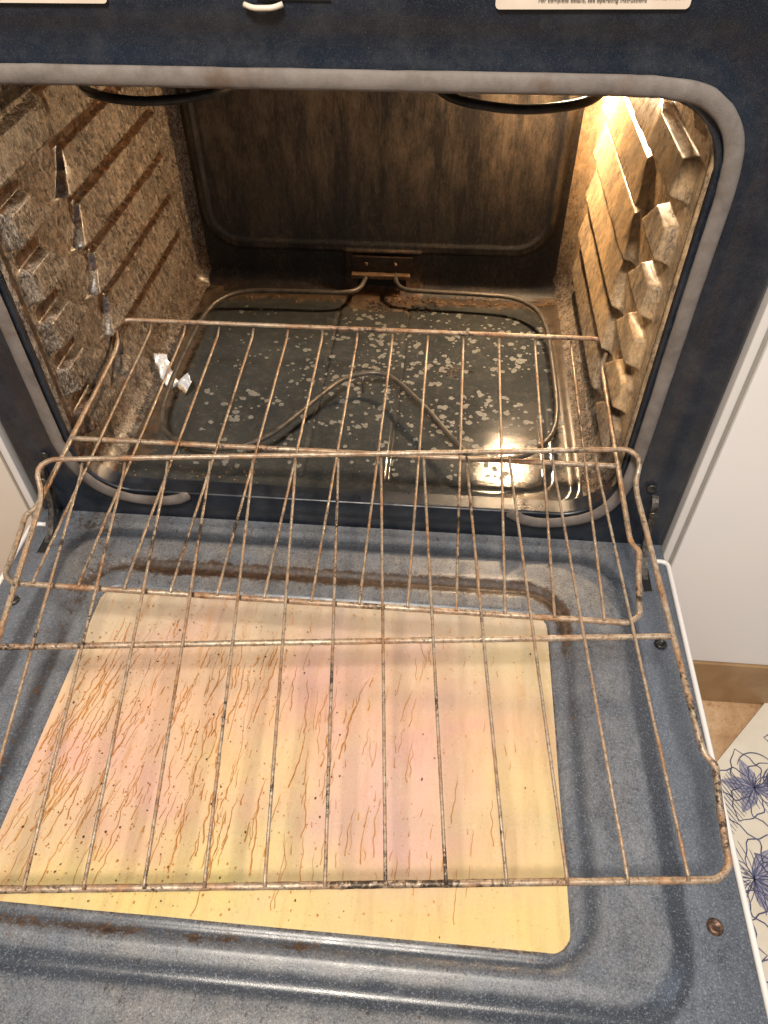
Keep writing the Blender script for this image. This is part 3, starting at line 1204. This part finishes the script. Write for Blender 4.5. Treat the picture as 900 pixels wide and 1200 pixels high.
wire_mesh = MB().tube(wire_pts, .00145, 7, .22, seed=2).build('wire', RUST_B, rackA)
for k in range(13):
    o = wire_mesh if k == 0 else wire_mesh.copy()
    if k:
        COL.objects.link(o)
    o.parent = rackA
    o.location = ((k - 6) * SP, 0, 0)


def copy_tree(o, parent=None):
    c = o.copy()
    COL.objects.link(c)
    if parent:
        c.parent = parent
    for ch in list(o.children):
        copy_tree(ch, c)
    return c


rackB = copy_tree(rackA)
rackB['label'] = 'rusty wire rack pulled fully out, tilted above the open door and its window'
rackB.location = (.0448, -.4376, .0603)
rackB.rotation_euler = rack_rot(5.408, 8.308, .483).to_euler()

# ------------------------------------------------------------------ torn foil on the oven floor
random.seed(5)
FP = [((-.303, .252, .030), (-.288, .258, .026)), ((-.299, .240, .022), (-.282, .249, .027)), ((-.291, .232, .024), (-.276, .238, .017)),
      ((-.287, .220, .012), (-.271, .228, .018)), ((-.277, .211, .005), (-.264, .221, .003)), ((-.268, .205, .004), (-.257, .216, .014)),
      ((-.260, .203, .012), (-.248, .214, .023)), ((-.252, .199, .007), (-.241, .212, .027)), ((-.246, .195, .004), (-.237, .204, .018))]
rows = []
for (a0, b0), (a1, b1) in zip(FP, FP[1:]):
    for q in range(4):
        t = q / 4
        rows.append((Vector(a0).lerp(Vector(a1), t), Vector(b0).lerp(Vector(b1), t)))
rows.append((Vector(FP[-1][0]), Vector(FP[-1][1])))
mb = MB()
for i, (a, b_) in enumerate(rows):
    tear0, tear1 = .10 * N3(i * .9, 1, 0), .14 * N3(i * .7, 5, 2)
    for j in range(9):
        t = j / 8 * (1 + tear1 - tear0) + tear0
        p = a.lerp(b_, t)
        k = .0030 * N3(i * .33, j * .55, 4) + .0016 * abs(N3(i * .8, j * 1.1, 9))
        mb.v.append(p + Vector((k * .5, -k * .4, max(k, .0008 - p.z))))
for i in range(len(rows) - 1):
    for j in range(8):
        q = i * 9 + j
        mb.f.append((q, q + 1, q + 10, q + 9))
o = mb.build('foil_scrap', FOIL, None, shade=True)
flatten(o, 24)
o.data.materials.append(FOIL_B)
for q in o.data.polygons:
    if q.index % 8 < 2 and q.index // 8 > 24:
        q.material_index = 1
md = o.modifiers.new('thickness', 'SOLIDIFY')
md.thickness = .0002
o['label'], o['category'] = 'crumpled scrap of torn white foil lying under the left run of the heating element', 'foil'

# ------------------------------------------------------------------ kitchen round the oven
ZFL = -.38
o = MB().grid(lin(-1.6, 1.6, 8), lin(-1.6, .6, 8), lambda x, y: (x, y, ZFL)).build('kitchen_floor', STONE)
o['kind'] = 'structure'

def cabinet(x0, x1, mat, label):
    c = empty('kitchen_cabinet', label, 'cabinet', ((x0 + x1) / 2, .3, ZFL))
    mb = MB().box(x0 - (x0 + x1) / 2, x1 - (x0 + x1) / 2, -.300, .3, .1025, 1.02)
    mb.build('front_panel', mat, c, bevel=.002)
    mb = MB().box(x0 - (x0 + x1) / 2 + .001, x1 - (x0 + x1) / 2 - .001, -.3035, .28, .0005, .1015)
    mb.build('skirting', SKIRT, c, bevel=.002)
    return c


cabinet(.4065, 1.05, CAB, 'plain white cabinet right of the oven above a brown skirting')
cabinet(-1.05, -.4065, CAB_L, 'cream cabinet front at the left edge of the oven')

# patterned mat on the floor at the right
mat_o = empty('floor_mat', 'cream floor mat printed with dark blue flowers, lying right of the open door', 'mat', (.60, -.22, ZFL))
ang = math.radians(47.5)
ex, ey = Vector((cos(ang), sin(ang), 0)), Vector((-sin(ang), cos(ang), 0))
# its upper left edge runs through (.615,-.015) and (.52,-.12)
org = Vector((.5855, -.046, 0)) - Vector((.60, -.22, 0))
def mp(u, v, z):
    """u along the visible edge, v inward from it"""
    q = org + ex * u - ey * v
    return (q.x, q.y, z)
mb = MB()
us, vs = lin(-.55, .35, 30), lin(0, .42, 14)
mb.grid(us, vs, lambda u, v: mp(u, v, .006))
b = len(mb.v)
ed = [(u, 0) for u in us] + [(us[-1], v) for v in vs[1:]] + [(u, vs[-1]) for u in reversed(us[:-1])] + [(us[0], v) for v in reversed(vs[1:-1])]
n = len(ed)
mb.v += [Vector(mp(u, v, .006)) for u, v in ed] + [Vector(mp(u * 1.004, v * 1.004 - .001, .0005)) for u, v in ed]
for i in range(n):
    j = (i + 1) % n
    mb.f.append((b + i, b + j, b + n + j, b + n + i))
o = mb.build('mat_body', MAT_C, mat_o)
random.seed(21)
ink, wash = MB(), MB()
def stroke(P, w, z):
    bb = len(ink.v)
    m_ = len(P)
    for i, (u, v) in enumerate(P):
        a, c = P[max(i - 1, 0)], P[min(i + 1, m_ - 1)]
        tu, tv = c[0] - a[0], c[1] - a[1]
        L = hypot(tu, tv) + 1e-9
        ww = w * (.45 + .55 * sin(pi * (i + .5) / m_))
        ink.v.append(Vector(mp(u - tv / L * ww, v + tu / L * ww, z)))
        ink.v.append(Vector(mp(u + tv / L * ww, v - tu / L * ww, z)))
    for i in range(m_ - 1):
        a = bb + 2 * i
        ink.f.append((a, a + 1, a + 3, a + 2))
zi = .0064
def petal(cu, cv, a, L, Wd, z):
    for sgn in (-1, 1):
        P = []
        for k in range(15):
            t = k / 14
            w = Wd * sin(pi * t ** .75) * (1 + .10 * sin(t * 19))
            P.append((cu + cos(a) * L * t - sin(a) * sgn * w, cv + sin(a) * L * t + cos(a) * sgn * w))
        stroke(P, .0009, z)
    for q in (-.5, -.25, 0, .25, .5):
        P = []
        for k in range(9):
            t = .06 + .62 * (1 - abs(q)) * k / 8
            w = q * Wd * sin(pi * t ** .75)
            P.append((cu + cos(a) * L * t - sin(a) * w, cv + sin(a) * L * t + cos(a) * w))
        stroke(P, .00055, z + .00002)
def dark_petal(cu, cv, a, L, Wd, z, tgt):
    P = []
    for sgn in (1, -1):
        rngk = range(11) if sgn > 0 else range(10, -1, -1)
        for k in rngk:
            t = k / 10
            w = Wd * sin(pi * t ** .8)
            P.append(mp(cu + cos(a) * L * t - sin(a) * sgn * w, cv + sin(a) * L * t + cos(a) * sgn * w, z))
    tgt.poly(P)
fl_ = [(-.075, .055, .070, 6), (-.185, .115, .085, 6), (.02, .050, .036, 5), (-.02, .15, .06, 6), (-.25, .05, .065, 6), (-.28, .14, .05, 7), (.10, .06, .05, 7), (.09, .17, .045, 6), (-.12, .2, .05, 7), (-.36, .08, .05, 7), (.2, .12, .05, 7)]
for q, (cu, cv, L, npet) in enumerate(fl_):
    a0 = random.random() * 6
    for k in range(npet):
        a = a0 + 2 * pi * k / npet + random.gauss(0, .08)
        LL = L * random.uniform(.75, 1.1)
        z = zi + q * .00004 + k * .000005
        if random.random() < .75:
            dark_petal(cu, cv, a, LL * .75, LL * .17, z - .00015, wash)
        petal(cu, cv, a, LL, LL * .36, z)
    for k in range(9):
        a = random.random() * 6.28
        P = [(cu + cos(a) * L * .02 * t, cv + sin(a) * L * .02 * t) for t in range(9)]
        stroke(P, .0010, zi + .0006)
for q in range(70):
    u, v = random.uniform(-.42, .3), random.uniform(.02, .36)
    a, L = random.random() * 6.28, random.uniform(.02, .05)
    dark_petal(u, v, a, L, L * .2, zi - .0002 + q * 2e-6, wash if q % 3 else ink)
    petal(u, v, a, L, L * .22, zi + .0007 + q * 2e-6)
for q in range(90):                         # curling stems and fern strokes
    u, v = random.uniform(-.42, .3), random.uniform(.015, .36)
    a, L = random.random() * 6.28, random.uniform(.03, .08)
    cv_ = random.uniform(-40, 40)
    P = []
    for k in range(16):
        P.append((u, v))
        u += cos(a) * L / 15
        v += sin(a) * L / 15
        a += cv_ * L / 15
    if all(.004 < p[1] < .4 for p in P):
        stroke(P, .0009, zi + .0009 + q * 2e-6)
for q in range(22):
    u0, v0 = -.185 + .0052 * q, .025 - .0004 * q
    P = [(u0 - .0018 * k, v0 + .0045 * k + .00018 * k * k) for k in range(9)]
    stroke(P, .0006, zi + .00098)
o = ink.build('flower_lines', NAVY, mat_o, shade=False)
o['kind'] = 'stuff'
o = wash.build('flower_wash', LILAC, mat_o, shade=False)
o['kind'] = 'stuff'
